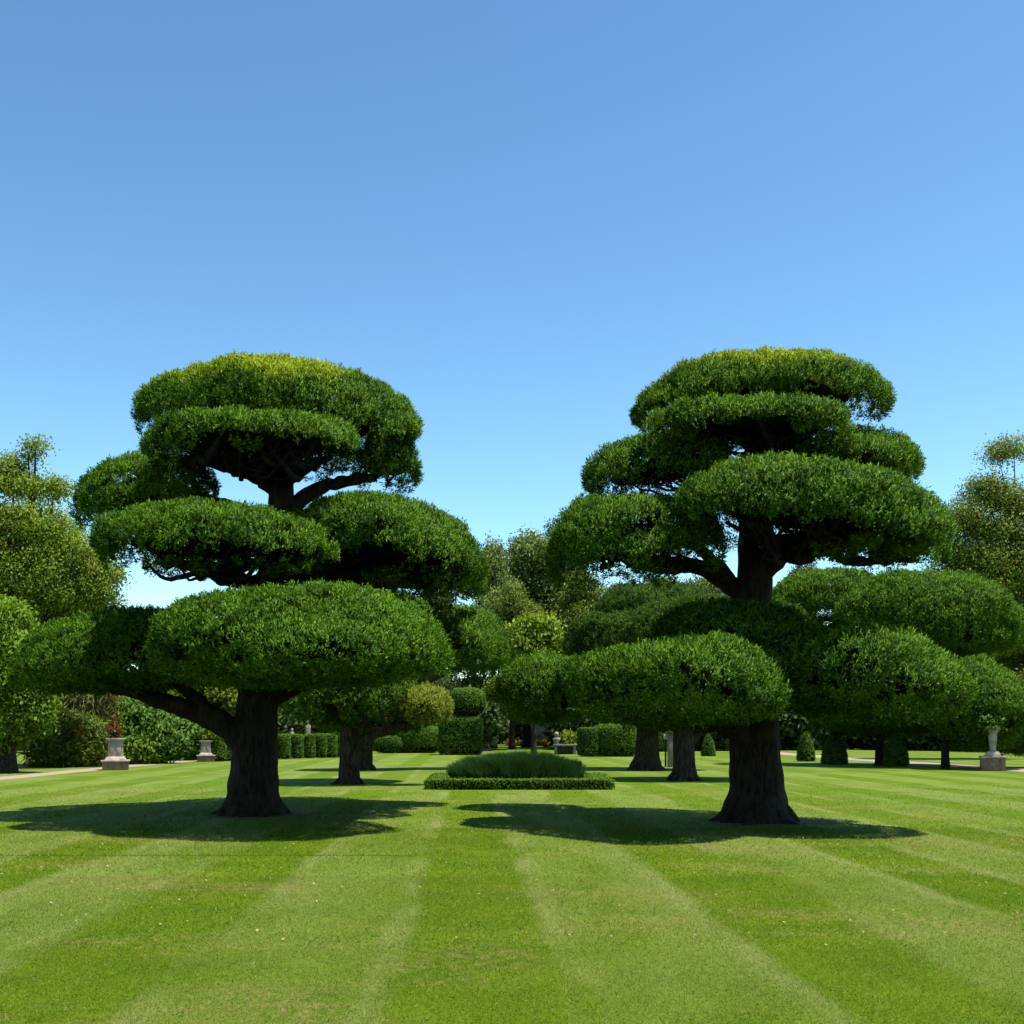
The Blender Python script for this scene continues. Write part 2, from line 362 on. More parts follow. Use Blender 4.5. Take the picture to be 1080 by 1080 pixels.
def cloud_tree(name, label, base, trunk, pads, limbs, seed, lod=1.0, mat='cloud', bark='bark', flare=.42, group=None):
    """trunk/limbs: lists of (point, radius); pads: dicts"""
    root = thing(name, label, 'tree', base, group)
    tb = Tubes(seed); tb.tube([p for p, r in trunk], [r for p, r in trunk], 18, 9, .05, flare=flare)
    r0 = trunk[0][1]; rr = np.random.default_rng(seed+3); b0 = np.asarray(trunk[0][0])
    for k in range(9):
        an = k*.7+rr.random()*.4; dr = np.array((math.cos(an), math.sin(an), 0)); ln = 1.25+.6*rr.random(); sw = np.array((-dr[1], dr[0], 0))*(rr.random()-.5)*.5
        tb.tube([b0+dr*r0*.55+np.array((0, 0, r0*.75)), b0+dr*r0*1.15+np.array((0, 0, r0*.22)), (b0+dr*r0*ln+sw*r0)*np.array((1, 1, 0))+np.array((0, 0, -.03))], [r0*.3, r0*.2, r0*.07], 8, 6, .08)
    tb.build('trunk', bark, root, base)
    for i, lm in enumerate(limbs):
        t = Tubes(seed+31+i); t.tube([p for p, r in lm], [r for p, r in lm], 10, 8, .07, jit=.012/lod**0)
        t.build('branch', bark, root, base)
    rng = np.random.default_rng(seed)
    hubs = [p for lm in limbs for p, r in lm[1:]]+[p for p, r in trunk[len(trunk)//2:]]
    hubs = np.array(hubs)
    for i, pd in enumerate(pads):
        c, a, b, ht, hb = pad_from_px(*pd['box'], pd['d'], pd.get('br', .72), pd.get('flat', .28))
        f = pad_shape(seed*100+i, a, b, ht, hb, pd.get('lump', .09), pd.get('n', 2.5), pd.get('tilt', (0, 0)))
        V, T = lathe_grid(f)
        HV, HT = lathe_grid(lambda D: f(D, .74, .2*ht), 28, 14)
        s = 1/lod
        fr = pd.get('fresh', 0)
        ff = None
        if fr:
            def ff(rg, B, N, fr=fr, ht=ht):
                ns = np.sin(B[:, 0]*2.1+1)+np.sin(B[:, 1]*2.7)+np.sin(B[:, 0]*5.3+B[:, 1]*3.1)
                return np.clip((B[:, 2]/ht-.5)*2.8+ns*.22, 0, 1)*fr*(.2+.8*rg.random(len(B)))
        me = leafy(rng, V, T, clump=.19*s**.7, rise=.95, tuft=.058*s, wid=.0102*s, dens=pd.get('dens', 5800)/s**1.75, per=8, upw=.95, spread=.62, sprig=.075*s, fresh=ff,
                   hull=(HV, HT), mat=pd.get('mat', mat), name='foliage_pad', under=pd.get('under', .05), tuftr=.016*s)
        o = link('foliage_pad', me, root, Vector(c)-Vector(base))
        # twigs fanning from the nearest limb into the underside
        t = Tubes(seed*7+i)
        dist = np.linalg.norm((hubs-(c-np.array((0, 0, .25))))*np.array((1, 1, 2.6)), axis=1); near = hubs[np.argsort(dist)[:3]]
        for k in range(int(pd.get('twigs', 9)*1.7)):
            h = near[rng.integers(len(near))]; an = rng.random()*6.28; q = .25+.6*rng.random()
            e = c+np.array((math.cos(an)*a*q, math.sin(an)*b*q, ht*.25))
            mid = h*.5+e*.5+np.array((rng.normal()*.12, rng.normal()*.12, -.12*a+rng.normal()*.08))
            r0 = (.035+.035*rng.random())*pd.get('tw', 1)*(1 if k % 3 == 0 else .48)
            t.tube([h, mid, e], [r0*1.4, r0, r0*.4], 6, 6, .05, jit=.02)
        if pd.get('twigs', 9): t.build('twigs', bark, root, base)
    return root

# ------------------------------------------------------------------ loose trees and shrubs
def loose_mesh(rng, blobs, n, leaf, wid, mat, cl=.45, per=26, fresh=.0, droop=0, name='crown', shell=.45):
    """blobs: (centre, rx, ry, rz); leaves gathered in clusters through the crown's volume"""
    vol = np.array([b[1]*b[2]*b[3] for b in blobs])**.75
    nc = max(4, int(n/per)); k = rng.choice(len(blobs), nc, p=vol/vol.sum())
    C = np.array([b[0] for b in blobs])[k]; S3 = np.array([b[1:4] for b in blobs])[k]
    Dn = sphere_dirs(rng, nc); q = rng.random(nc)**shell
    C = C+Dn*S3*q[:, None]; N = norm(Dn/S3)
    ct = rng.random(nc); fr = (rng.random(nc) < fresh)*.8
    C2 = np.repeat(C, per, 0); m = len(C2)
    off = rng.normal(size=(m, 3))*cl*np.array((.5, .5, .34))
    off[:, 2] -= np.linalg.norm(off[:, :2], axis=1)*.35
    B = C2+off
    D = norm(rng.normal(size=(m, 3))+np.repeat(N, per, 0)*.7+np.array((0, 0, .35-droop*2.5)))
    L = leaf*(.6+.8*rng.random(m)); W = wid*(.6+.7*rng.random(m))
    FN = norm(np.repeat(N, per, 0)*.5+off/cl*.5+np.array((0, 0, .45))+rng.normal(size=(m, 3))*.45)
    V, Q = kites(rng, B, D, L, W, face=FN, loosen=.8)
    tint = np.repeat(np.clip(np.repeat(ct, per)*.55+rng.random(m)*.5, 0, 1), 4)
    return quads_mesh(name, V, Q, None, {'tint': tint, 'fresh': np.repeat(np.repeat(fr, per), 4)}, (MAT[mat],), nrm=np.repeat(FN, 4, 0))
def loose_tree(name, label, cat, base, blobs, n, leaf, wid, mat, seed, trunk_r=.25, bark='bark2', cl=.45, per=26, fresh=0, droop=0, group=None, lean=(0, 0), shell=.45, limbs=True, trunk=True, fork=.45):
    base = np.asarray(base, float); rng = np.random.default_rng(seed)
    root = thing(name, label, cat, base, group)
    bl = [(np.asarray(b[0], float)-base, *b[1:]) for b in blobs]
    link('crown' if trunk else 'foliage', loose_mesh(rng, bl, n, leaf, wid, mat, cl, per, fresh, droop, shell=shell), root)
    t = Tubes(seed+5); cs = np.array([b[0] for b in bl]); top = cs[:, 2].max()
    cm = cs.mean(0); fk = np.array((cm[0]*.5+lean[0], cm[1]*.5+lean[1], top*fork))
    if trunk:
        t.tube([(0, 0, -.1), (fk[0]*.35, fk[1]*.35, fk[2]*.5), fk, (cm[0], cm[1], top*.8)], [trunk_r, trunk_r*.8, trunk_r*.65, trunk_r*.15], 10, 6, .05, flare=.6)
    if limbs:
        for c in cs:
            z0 = fk*(.6+.5*rng.random()) if trunk else np.array((rng.normal()*.1, rng.normal()*.1, -.1))
            mid = z0*.5+c*.5+np.array((rng.normal()*.25, rng.normal()*.25, -.1))
            rr = trunk_r*(.28+.15*rng.random())
            t.tube([z0, mid, c], [rr, rr*.7, rr*.15], 7, 6, .05)
    t.build('trunk' if trunk else 'stems', bark, root, (0, 0, 0))
    return root
def px_blobs(lst, d):
    out = []
    for (x, y, rx, ry, *dd) in lst:
        q = d+(dd[0] if dd else 0); rX = M(rx, q); rZ = M(ry, q)
        out.append((P(x, y, q), rX, min(rX, 2.5) if rX > 2.5 else rX, rZ))
    return out

# ------------------------------------------------------------------ hard shapes
class Hard:
    def __init__(s): s.V = []; s.Q = []; s.Tr = []; s.n = 0
    def frustum(s, c, w0, d0, w1, d1, h):
        x, y, z = c
        V = [(x+sx*w0/2, y+sy*d0/2, z) for sx, sy in ((-1, -1), (1, -1), (1, 1), (-1, 1))]+[(x+sx*w1/2, y+sy*d1/2, z+h) for sx, sy in ((-1, -1), (1, -1), (1, 1), (-1, 1))]
        b = s.n; s.V += V; s.n += 8
        s.Q += [(b+3, b+2, b+1, b), (b+4, b+5, b+6, b+7)]+[(b+i, b+(i+1) % 4, b+4+(i+1) % 4, b+4+i) for i in range(4)]
    def box(s, c, w, d, h): s.frustum(c, w, d, w, d, h)
    def lathe(s, prof, c=(0, 0, 0), k=16):
        b = s.n; m = len(prof)
        for r, z in prof:
            for j in range(k):
                t = 2*PI*j/k; s.V.append((c[0]+r*math.cos(t), c[1]+r*math.sin(t), c[2]+z))
        s.n += m*k
        for i in range(m-1):
            for j in range(k):
                s.Q.append((b+i*k+j, b+i*k+(j+1) % k, b+(i+1)*k+(j+1) % k, b+(i+1)*k+j))
        s.V += [(c[0], c[1], c[2]+prof[0][1]), (c[0], c[1], c[2]+prof[-1][1])]; e = s.n; s.n += 2
        for j in range(k):
            s.Tr += [(e, b+(j+1) % k, b+j), (e+1, b+(m-1)*k+j, b+(m-1)*k+(j+1) % k)]
    def build(s, name, mat, parent=None, loc=None, bevel=.012):
        me = quads_mesh(name, np.array(s.V), s.Q or None, s.Tr or None, None, (MAT[mat],))
        o = link(name, me, parent, loc)
        if bevel:
            md = o.modifiers.new('bevel', 'BEVEL'); md.width = bevel; md.segments = 2; md.limit_method = 'ANGLE'
        return o

# ================================================================== the setting
def sheet(name, pts, z, mat, kind='structure'):
    me = quads_mesh(name, np.array([(x, y, z) for x, y in pts]), [tuple(range(4))] if len(pts) == 4 else None, None, None, (MAT[mat],))
    o = link(name, me); o['kind'] = kind; return o
sheet('lawn', [(-1500, -200), (1500, -200), (1500, 2500), (-1500, 2500)], 0, 'lawn')
def strip(name, centre, wd, z, mat):
    V = []; rg = np.random.default_rng(len(name))
    c, _ = catmull(centre, [0]*len(centre), 10)
    for p in c:
        j = rg.normal(size=2)*.05; V += [(p[0]-wd/2+j[0], p[1], z), (p[0]+wd/2+j[1], p[1], z)]
    Q = [(2*i, 2*i+1, 2*i+3, 2*i+2) for i in range(len(c)-1)]
    o = link(name, quads_mesh(name, np.array(V), Q, None, None, (MAT[mat],))); o['kind'] = 'structure'
strip('path', [(-17.1, 20, 0), (-16.9, 36, 0), (-17.0, 49, 0), (-16.7, 62, 0), (-16.5, 90, 0)], 1.2, .005, 'gravel')
strip('path', [(20.5, 20, 0), (20.6, 36, 0), (20.4, 45, 0), (19.2, 56, 0), (18.6, 66, 0), (18.4, 90, 0)], 2.0, .005, 'gravel')

# grass blades of the near lawn: one mass nobody could count
def grass_stuff():
    rg = np.random.default_rng(5); Bs, Ls, Ws = [], [], []
    for (y0, y1, dens, L, W) in ((2.2, 4.6, 5000, .022, .0030), (4.6, 8, 8000, .022, .0026), (8, 12, 4000, .026, .0038), (12, 18, 1300, .032, .006), (18, 36, 330, .034, .009)):
        hw = y1*.5+6; n = int((y1-y0)*2*hw*dens)
        x = (rg.random(n)*2-1)*hw; y = y0+rg.random(n)*(y1-y0)
        k = (rg.random(n) < np.clip((y*.5+6-np.abs(x))/5.0, 0, 1)) & (rg.random(n) < np.clip((34-y)/18, 0, 1)) & (rg.random(n) < np.clip((y-1.5)/2.5, 0, 1)); x, y = x[k], y[k]
        Bs.append(np.stack((x, y, np.zeros(len(x))), 1)); Ls.append(L*(.5+.8*rg.random(len(x)))); Ws.append(W*(.7+.6*rg.random(len(x))))
    B = np.vstack(Bs); L = np.concatenate(Ls); W = np.concatenate(Ws); n = len(B)
    D = norm(rg.normal(size=(n, 3))*np.array((.8, .8, .1))+np.array((0, 0, .62)))
    side = norm(np.cross(D, np.array((0, 0, 1.0))+rg.normal(size=(n, 3))*.35))
    gn = np.cross(side*2, D); side = side*np.where(gn[:, 2:3] >= 0, 1, -1)
    V = np.stack((B-side*W[:, None], B+side*W[:, None], B+D*L[:, None]), 1).reshape(-1, 3)
    NR = np.repeat(norm(rg.normal(size=(n, 3))*.4+np.array((0, 0, 1.0))), 3, 0)
    t = np.repeat(rg.random(n), 3)
    me = quads_mesh('grass', V, None, np.arange(n*3).reshape(-1, 3), {'tint': t}, (MAT['blades'],), nrm=NR)
    o = link('grass', me); o['kind'] = 'stuff'; o['label'] = 'short mown grass blades of the near lawn'; o['category'] = 'grass'
grass_stuff()

def soil_ring(cx, cy, r0, seed):
    rg = np.random.default_rng(seed); t = np.linspace(0, 2*PI, 40, endpoint=False)
    rr = r0*(1+.16*np.sin(3*t+seed)+.1*np.sin(7*t)+rg.normal(size=40)*.06)
    V = np.vstack(([[0, 0, 0]], np.stack((np.cos(t)*rr*1.25, np.sin(t)*rr, np.zeros(40)), 1)))
    o = link('soil', quads_mesh('soil', V, None, [(0, 1+i, 1+(i+1) % 40) for i in range(40)], None, (MAT['soil'],)), None, (cx, cy, .006)); o['kind'] = 'structure'
soil_ring(P(268, 859, depth_of(859))[0], depth_of(859), .78, 1); soil_ring(P(800, 866, depth_of(866))[0]+.15, depth_of(866), .9, 2)
def leaf_litter():
    rg = np.random.default_rng(44); n = 560
    y = 8+14*rg.random(n)**1.1; x = (rg.random(n)*2-1)*y*.5
    B = np.stack((x, y, .022+.012*rg.random(n)), 1); D = norm(rg.normal(size=(n, 3))*np.array((1, 1, .25)))
    V, Q = kites(rg, B, D, .016+.024*rg.random(n), .006+.006*rg.random(n), face=np.tile((0, 0, 1.0), (n, 1)), loosen=.3)
    o = link('fallen_leaves', quads_mesh('fallen_leaves', V, Q, None, None, (MAT['deadleaf'],))); o['kind'] = 'stuff'; o['label'] = 'tiny straw-coloured fallen leaves scattered on the lawn'; o['category'] = 'fallen leaves'
leaf_litter()

# ================================================================== the two big cloud-pruned trees
D1 = depth_of(859)
q1 = lambda x, y, dd=0: P(x, y, D1+dd)
cloud_tree('cloud_pruned_tree', 'tall cloud-pruned tree on the left, a long thick limb reaching low to its left', (q1(268, 859)[0], D1, 0),
    [(q1(267, 862), .50), (q1(268, 835), .44), (q1(268, 800), .41), (q1(271, 760), .40), (q1(276, 710), .38), (q1(283, 650), .34), (q1(296, 580), .27), (q1(297, 530), .25), (q1(296, 480), .20), (q1(298, 430), .10)],
    [dict(box=(163, 441, 376, 500), d=D1+.9, n=2.15, fresh=.85, lump=.08, flat=.55, tilt=(-.05, 0)),
     dict(box=(150, 388, 428, 494), d=D1-1.2, br=.66, tilt=(.02, 0), twigs=22, tw=1.2),
     dict(box=(238, 302, 413, 444), d=D1-.7, twigs=0),
     dict(box=(372, 444, 448, 517), d=D1+.7, twigs=3),
     dict(box=(210, 440, 640, 705), d=D1+3.0, br=1, twigs=3),
     dict(box=(425, 522, 636, 700), d=D1+2.6, br=1, twigs=3),
     dict(box=(83, 222, 470, 556), d=D1-.1, tilt=(.16, 0)),
     dict(box=(100, 346, 526, 602), d=D1-2.4, twigs=18, tw=1.3),
     dict(box=(300, 498, 517, 618), d=D1-.2, br=1.1, tilt=(-.10, 0), twigs=8),
     dict(box=(440, 512, 576, 628), d=D1+1.2, twigs=4),
     dict(box=(16, 250, 634, 722), under=.6, d=D1-.4, tilt=(.06, 0), n=2.2, twigs=12),
     dict(box=(168, 474, 616, 716), under=.6, d=D1-2.9, br=.9, n=3.2, lump=.10, twigs=14),
     dict(box=(330, 500, 560, 640), d=D1+2.4, br=1.0, twigs=4)],
    [[(q1(268, 795), .28), (q1(240, 768, -.1), .24), (q1(205, 750, -.2), .20), (q1(165, 738, -.3), .15), (q1(118, 722, -.4), .10), (q1(72, 706, -.3), .05)],
     [(q1(235, 765, -.1), .16), (q1(205, 735, -.3), .12), (q1(180, 715, -.6), .09), (q1(150, 690, -.6), .05)],
     [(q1(276, 740), .22), (q1(315, 722, -.5), .16), (q1(370, 705, -1.2), .11), (q1(420, 685, -1.8), .06)],
     [(q1(272, 735), .2), (q1(250, 712, -.9), .15), (q1(225, 690, -1.8), .09)],
     [(q1(283, 640), .2), (q1(255, 612, -.6), .15), (q1(215, 600, -1.2), .1), (q1(170, 590, -1.6), .06)],
     [(q1(288, 625), .2), (q1(340, 600, 0), .14), (q1(400, 582, 0), .1), (q1(450, 575, .2), .06)],
     [(q1(296, 545), .18), (q1(335, 515, .2), .13), (q1(385, 505, .5), .08), (q1(420, 492, .9), .04)],
     [(q1(297, 520), .15), (q1(258, 498, -.3), .11), (q1(205, 485, -.7), .07)],
     [(q1(296, 515), .12), (q1(320, 495, -.5), .09), (q1(350, 480, -1), .05)],
     [(q1(290, 560), .15), (q1(250, 535, 0), .11), (q1(190, 528, 0), .08), (q1(140, 520, 0), .04)]],
    seed=11)
D2 = depth_of(866)
q2 = lambda x, y, dd=0: P(x, y, D2+dd)
cloud_tree('cloud_pruned_tree', 'tall cloud-pruned tree on the right of the lawn, dark trunk with wide root flare', (q2(797, 866)[0], D2, 0),
    [(q2(798, 870), .54), (q2(798, 840), .46), (q2(797, 800), .43), (q2(797, 750), .41), (q2(796, 700), .38), (q2(795, 640), .32), (q2(796, 590), .29), (q2(796, 545), .27), (q2(797, 480), .2), (q2(797, 430), .1)],
    [dict(box=(665, 928, 367, 468), d=D2+.9, fresh=.8, lump=.06, flat=.45, n=2.2),
     dict(box=(688, 906, 411, 474), d=D2-1.0, br=.66, tilt=(-.01, 0), twigs=18, tw=1.1),
     dict(box=(618, 770, 448, 524), d=D2-.3, tilt=(.14, 0)),
     dict(box=(850, 970, 446, 508), d=D2+.5, tilt=(-.12, 0), twigs=4),
     dict(box=(845, 964, 457, 512), d=D2-.4, tilt=(-.10, 0), twigs=4),
     dict(box=(728, 996, 478, 582), d=D2-1.8, tilt=(-.10, 0), twigs=22, tw=1.3),
     dict(box=(890, 1000, 540, 598), d=D2-.3, tilt=(-.04, 0), twigs=7),
     dict(box=(574, 752, 514, 612), d=D2-.7, br=1.0, tilt=(.09, 0), twigs=12),
     dict(box=(604, 838, 668, 752), under=.6, d=D2-2.2, br=1.0, lump=.10, n=2.8, twigs=12),
     dict(box=(806, 1006, 655, 748), under=.6, d=D2-1.8, br=1.05, lump=.10, tilt=(-.10, 0), twigs=9),
     dict(box=(692, 862, 626, 690), d=D2-1.0, br=.8, twigs=5),
     dict(box=(516, 656, 682, 756), d=D2+3.2, br=.85, under=.4, twigs=6)],
    [[(q2(797, 628), .24), (q2(770, 617, .2), .17), (q2(742, 600, 0), .14), (q2(700, 592, -.3), .1), (q2(650, 585, -.6), .06)],
     [(q2(770, 612, .1), .12), (q2(745, 585, -.2), .1), (q2(715, 570, -.5), .05)],
     [(q2(797, 605), .22), (q2(825, 585, -.3), .17), (q2(865, 565, -.6), .13), (q2(905, 560, -1), .09), (q2(950, 560, -.9), .05)],
     [(q2(862, 566, -.5), .11), (q2(878, 580, -.3), .09), (q2(895, 592, -.3), .07), (q2(940, 588, -.3), .04)],
     [(q2(797, 560), .2), (q2(780, 535, -.5), .15), (q2(760, 520, -1.2), .09)],
     [(q2(797, 545), .18), (q2(835, 525, -.5), .13), (q2(890, 520, -1), .08)],
     [(q2(797, 505), .15), (q2(760, 495, 0), .12), (q2(700, 495, -.2), .08), (q2(650, 490, -.3), .04)],
     [(q2(797, 490), .14), (q2(830, 470, -.2), .1), (q2(880, 478, .1), .06)],
     [(q2(796, 470), .12), (q2(810, 450, -.5), .08), (q2(840, 445, -.9), .05)],
     [(q2(797, 790), .24), (q2(770, 768, -.5), .17), (q2(725, 750, -1.4), .12), (q2(670, 735, -2), .06)],
     [(q2(796, 745, .2), .2), (q2(745, 738, 1.1), .15), (q2(680, 735, 2.2), .11), (q2(605, 728, 3.0), .06)],
     [(q2(797, 720), .2), (q2(835, 727, -.5), .14), (q2(880, 745, -1.0), .12), (q2(930, 745, -1.4), .1), (q2(975, 730, -1.5), .05)],
     [(q2(835, 727, -.5), .1), (q2(835, 700, -1), .08), (q2(850, 680, -1.4), .05)]],
    seed=23)

# ================================================================== cloud-pruned trees of the middle distance
def mid_tree(label, px, py, tr, pads, limbs, seed, lod, top, mat='cloud_shade', bark='bark2', group='smaller cloud-pruned trees behind', flare=.15):
    d = depth_of(py); q = lambda x, y, dd=0: P(x, y, d+dd)
    r = M(tr, d)/2
    trunk = [(q(px, py+1), r*1.15), (q(px, py-15), r), (q(px+1, 760), r*.92), (q(px+3, 720), r*.75), (q(px+5, top+25), r*.3)]
    pp = []
    for (x0, x1, y0, y1, dd, *k) in pads:
        e = dict(box=(x0, x1, y0, y1), d=d+dd, twigs=5, tw=1.6, under=.35)
        if k: e.update(k[0])
        pp.append(e)
    return cloud_tree('cloud_pruned_tree', label, (q(px, py)[0], d, 0), trunk, pp, [[(q(*p[:3]), M(p[3], d)/2) for p in lm] for lm in limbs], seed, lod, mat, bark, flare, group)
mid_tree('mossy-trunked pruned tree behind the big left tree, stout sunlit branch to the right', 368, 827, 20,
    [(296, 440, 690, 757, 0), (300, 470, 620, 690, 1.5), (420, 478, 720, 757, -.6, dict(mat='golden'))],
    [[(380, 790, -.1, 12), (392, 776, -.3, 11), (412, 769, -.5, 10), (432, 764, -.6, 8), (446, 755, -.6, 5)], [(372, 760, 0, 12), (340, 745, -.3, 8), (315, 735, -.3, 5)], [(372, 735, 0, 10), (410, 700, .5, 7), (450, 680, .9, 4)]], 41, .72, 640, mat='cloud')
mid_tree('slim pruned tree just behind the mossy trunk, left of the grass mound', 384, 812, 17,
    [(330, 455, 728, 768, 0), (440, 535, 640, 704, 1.0)],
    [[(386, 780, 0, 9), (420, 760, 0, 6), (450, 750, 0, 4)], [(386, 760, 0, 9), (450, 720, .5, 6), (490, 700, 1, 4)]], 43, .6, 660, mat='cloud')
mid_tree('shade-darkened pruned tree with flared trunk behind the right end of the box hedge', 682, 812, 24,
    [(600, 720, 640, 700, .3), (630, 745, 614, 670, 1.0), (640, 760, 690, 765, 0)],
    [[(682, 760, 0, 12), (640, 745, -.5, 8), (590, 735, -.8, 5)], [(684, 775, 0, 8), (700, 760, 0, 6), (715, 750, 0, 4)]], 47, .6, 630, flare=.6)
mid_tree('upright pruned tree between the two right trunks, left of the big one', 721, 823, 23,
    [(660, 860, 628, 688, .3), (650, 760, 690, 760, 0), (690, 800, 690, 745, .8)],
    [[(728, 782, 0, 12), (740, 768, -.2, 10), (765, 760, -.3, 8), (790, 758, -.3, 5)]], 53, .7, 650)
mid_tree('pruned tree with a flat-topped dark pad, right of the big right trunk', 928, 807, 9,
    [(812, 935, 600, 652, 1.0), (888, 1068, 606, 690, -2.0), (860, 1000, 690, 770, .5), (930, 1040, 660, 710, 0)],
    [[(932, 740, 0, 8), (890, 690, .3, 6), (860, 655, .8, 4)], [(932, 730, 0, 8), (965, 690, -1, 6), (1000, 670, -1.8, 4)]], 59, .55, 640, mat='cloud', bark='bark')
mid_tree('low rounded tree with a thin dark trunk near the right path', 997, 811, 8,
    [(985, 1082, 698, 786, 0, dict(br=1, flat=.8, lump=.14)), (1030, 1120, 720, 790, 1.5)],
    [[(998, 765, 0, 6), (1020, 750, 0, 5), (1040, 740, 0, 3)]], 61, .58, 715, mat='cloud', bark='bark')

# ================================================================== clipped bed in the middle
def box_surface(w, d, h, nx=24, nz=4, rnd=.05, wob=.015, seed=0):
    """rounded block with outward faces, on z=0"""
    rg = np.random.default_rng(seed); n = 7
    a, b, c = w/2, d/2, h/2
    def f(D):
        k = 14; q = (np.abs(D[:, 0])**k+np.abs(D[:, 1])**k+np.abs(D[:, 2])**k)**(-1/k)
        return D*q[:, None]*np.array((a, b, c))+np.array((0, 0, c))
    V, T = lathe_grid(f, 48, 24)
    return V, T
def clipped(name, label, cat, V, T, loc, mat, seed, lod=1, group=None, rz=0, upw=.25, clump=.1, rise=.25, dens=900, part=True):
    rng = np.random.default_rng(seed); s = .55/lod
    c = V.mean(0); H = c+(V-c)*.95
    me = leafy(rng, V, T, clump=clump*s, rise=rise, tuft=.06*s, wid=.018*s, dens=dens/s**1.8, per=5, upw=upw, spread=1.0, under=.3, hull=(H, T), hmat='twig', mat=mat, name=name, tuftr=.012*s)
    o = link(name, me, None, loc); o['label'] = label; o['category'] = cat
    o.rotation_euler = (0, 0, rz)
    if group: o['group'] = group
    return o
db = depth_of(833)
# low box edging all round the bed: one thing, four runs
xl, xr = M(448-CXP, db), M(648-CXP, db); bw, bh, bd = .55, .27, 4.4
hedge = thing('box_hedge', 'low clipped box hedge edging the round grass bed in mid lawn', 'hedge', ((xl+xr)/2, db+bd/2, 0))
for i, (w_, d_, x_, y_) in enumerate(((xr-xl, bw, 0, -bd/2+bw/2), (xr-xl, bw, 0, bd/2-bw/2), (bw, bd-2*bw, -(xr-xl)/2+bw/2, 0), (bw, bd-2*bw, (xr-xl)/2-bw/2, 0))):
    V, T = box_surface(w_, d_, bh)
    rng = np.random.default_rng(70+i)
    me = leafy(rng, V, T, clump=.07, rise=.25, tuft=.04, wid=.011, dens=2800, per=5, upw=.4, spread=1, under=.2, hull=((V-V.mean(0))*.94+V.mean(0), T), mat='box', name='hedge_run', tuftr=.012)
    link('hedge_run', me, hedge, (x_, y_, 0))
# the mound of upright grass
def grass_mound():
    rg = np.random.default_rng(77); cx, cy = (M(470-CXP, 31)+M(618-CXP, 31))/2, db+bd/2
    a, b, h = M(618-470, 31.2)/2-.1, 1.75, .9
    n = 42000; r = np.sqrt(rg.random(n)); t = rg.random(n)*6.283
    rag = 1+.05*np.sin(3*t+1)+.04*np.sin(7*t)
    x = r*np.cos(t)*a*.93*rag; y = r*np.sin(t)*b*.93*rag
    base = np.stack((x, y, np.zeros(n)), 1)
    hh = h*(1-.4*r**5)*(.75+.35*rg.random(n))*(1+.05*np.sin(x*2.3+1)+.05*np.sin(y*3))
    out = np.stack((np.cos(t), np.sin(t), np.zeros(n)), 1)*(.05+.2*r[:, None]**2)
    cl = np.stack((np.sin(x*9+y*4), np.cos(y*8-x*3), np.zeros(n)), 1)*.14
    D = norm(out+cl+rg.normal(size=(n, 3))*np.array((.1, .1, 0))+np.array((0, 0, 1.0)))
    L = hh*1.05; W = .008+.008*rg.random(n)
    side = norm(np.cross(D, rg.normal(size=(n, 3))))
    lean = norm(D*np.array((1, 1, 0))+1e-6)
    m = base+D*(L*.55)[:, None]; tip = base+D*L[:, None]+lean*(L*.13)[:, None]-np.array((0, 0, 1))*(L*.05)[:, None]
    V = np.stack((base-side*W[:, None]*.8, base+side*W[:, None]*.8, m+side*W[:, None], m-side*W[:, None], tip), 1).reshape(-1, 3)
    i = np.arange(n)[:, None]*5
    Q = i+np.array((0, 1, 2, 3)); T = i+np.array((3, 2, 4))
    tint = np.repeat(np.clip(.5+.3*np.sin(x*3+y*5)*rg.random(n)+rg.normal(size=n)*.22, 0, 1), 5)
    me = quads_mesh('ornamental_grass', V, Q, T, {'tint': tint, 'fresh': np.zeros(n*5)}, (MAT['bluegrass'],))
    o = link('ornamental_grass', me, None, (cx, cy, 0)); o['label'] = 'round mound of upright green grass inside the low box hedge'; o['category'] = 'ornamental grass'
grass_mound()

# ================================================================== clipped topiary
def cyl_surface(r, h, k=8, taper=.06, top=.2):
    def f(D):
        rho = np.hypot(D[:, 0], D[:, 1]); q = (rho**k+np.abs(D[:, 2])**k)**(-1/k)
        z = D[:, 2]*q*h/2+h/2; s = 1-taper*z/h
        return np.stack((D[:, 0]*q*r*s, D[:, 1]*q*r*s, z), 1)
    return lathe_grid(f, 28, 20)
def cone_surface(r, h):
    def f(D):
        z = (D[:, 2]*.5+.5); z = np.where(D[:, 2] < -.9, 0, z*1.02-.02).clip(0, 1)
        rho = np.hypot(D[:, 0], D[:, 1])+1e-9
        prof = r*(1-z**1.9)**.78*np.where(z < .05, .93, 1)
        s = np.where(D[:, 2] < -.98, rho/.2*prof, prof)
        return np.stack((D[:, 0]/rho*s, D[:, 1]/rho*s, z*h), 1)*np.where(D[:, 2:3] >= .9999, np.array((0, 0, 1)), 1)
    return lathe_grid(f, 30, 26)
def ell_surface(a, b, c, k=3.0):
    def f(D):
        rho = np.hypot(D[:, 0], D[:, 1]); q = (rho**k+np.abs(D[:, 2])**k)**(-1/k)
        z = D[:, 2]*q*c+c
        return np.stack((D[:, 0]*q*a, D[:, 1]*q*b, z), 1)
    return lathe_grid(f, 36, 22)
def at(px, py): d = depth_of(py); return d, P(px, py, d)

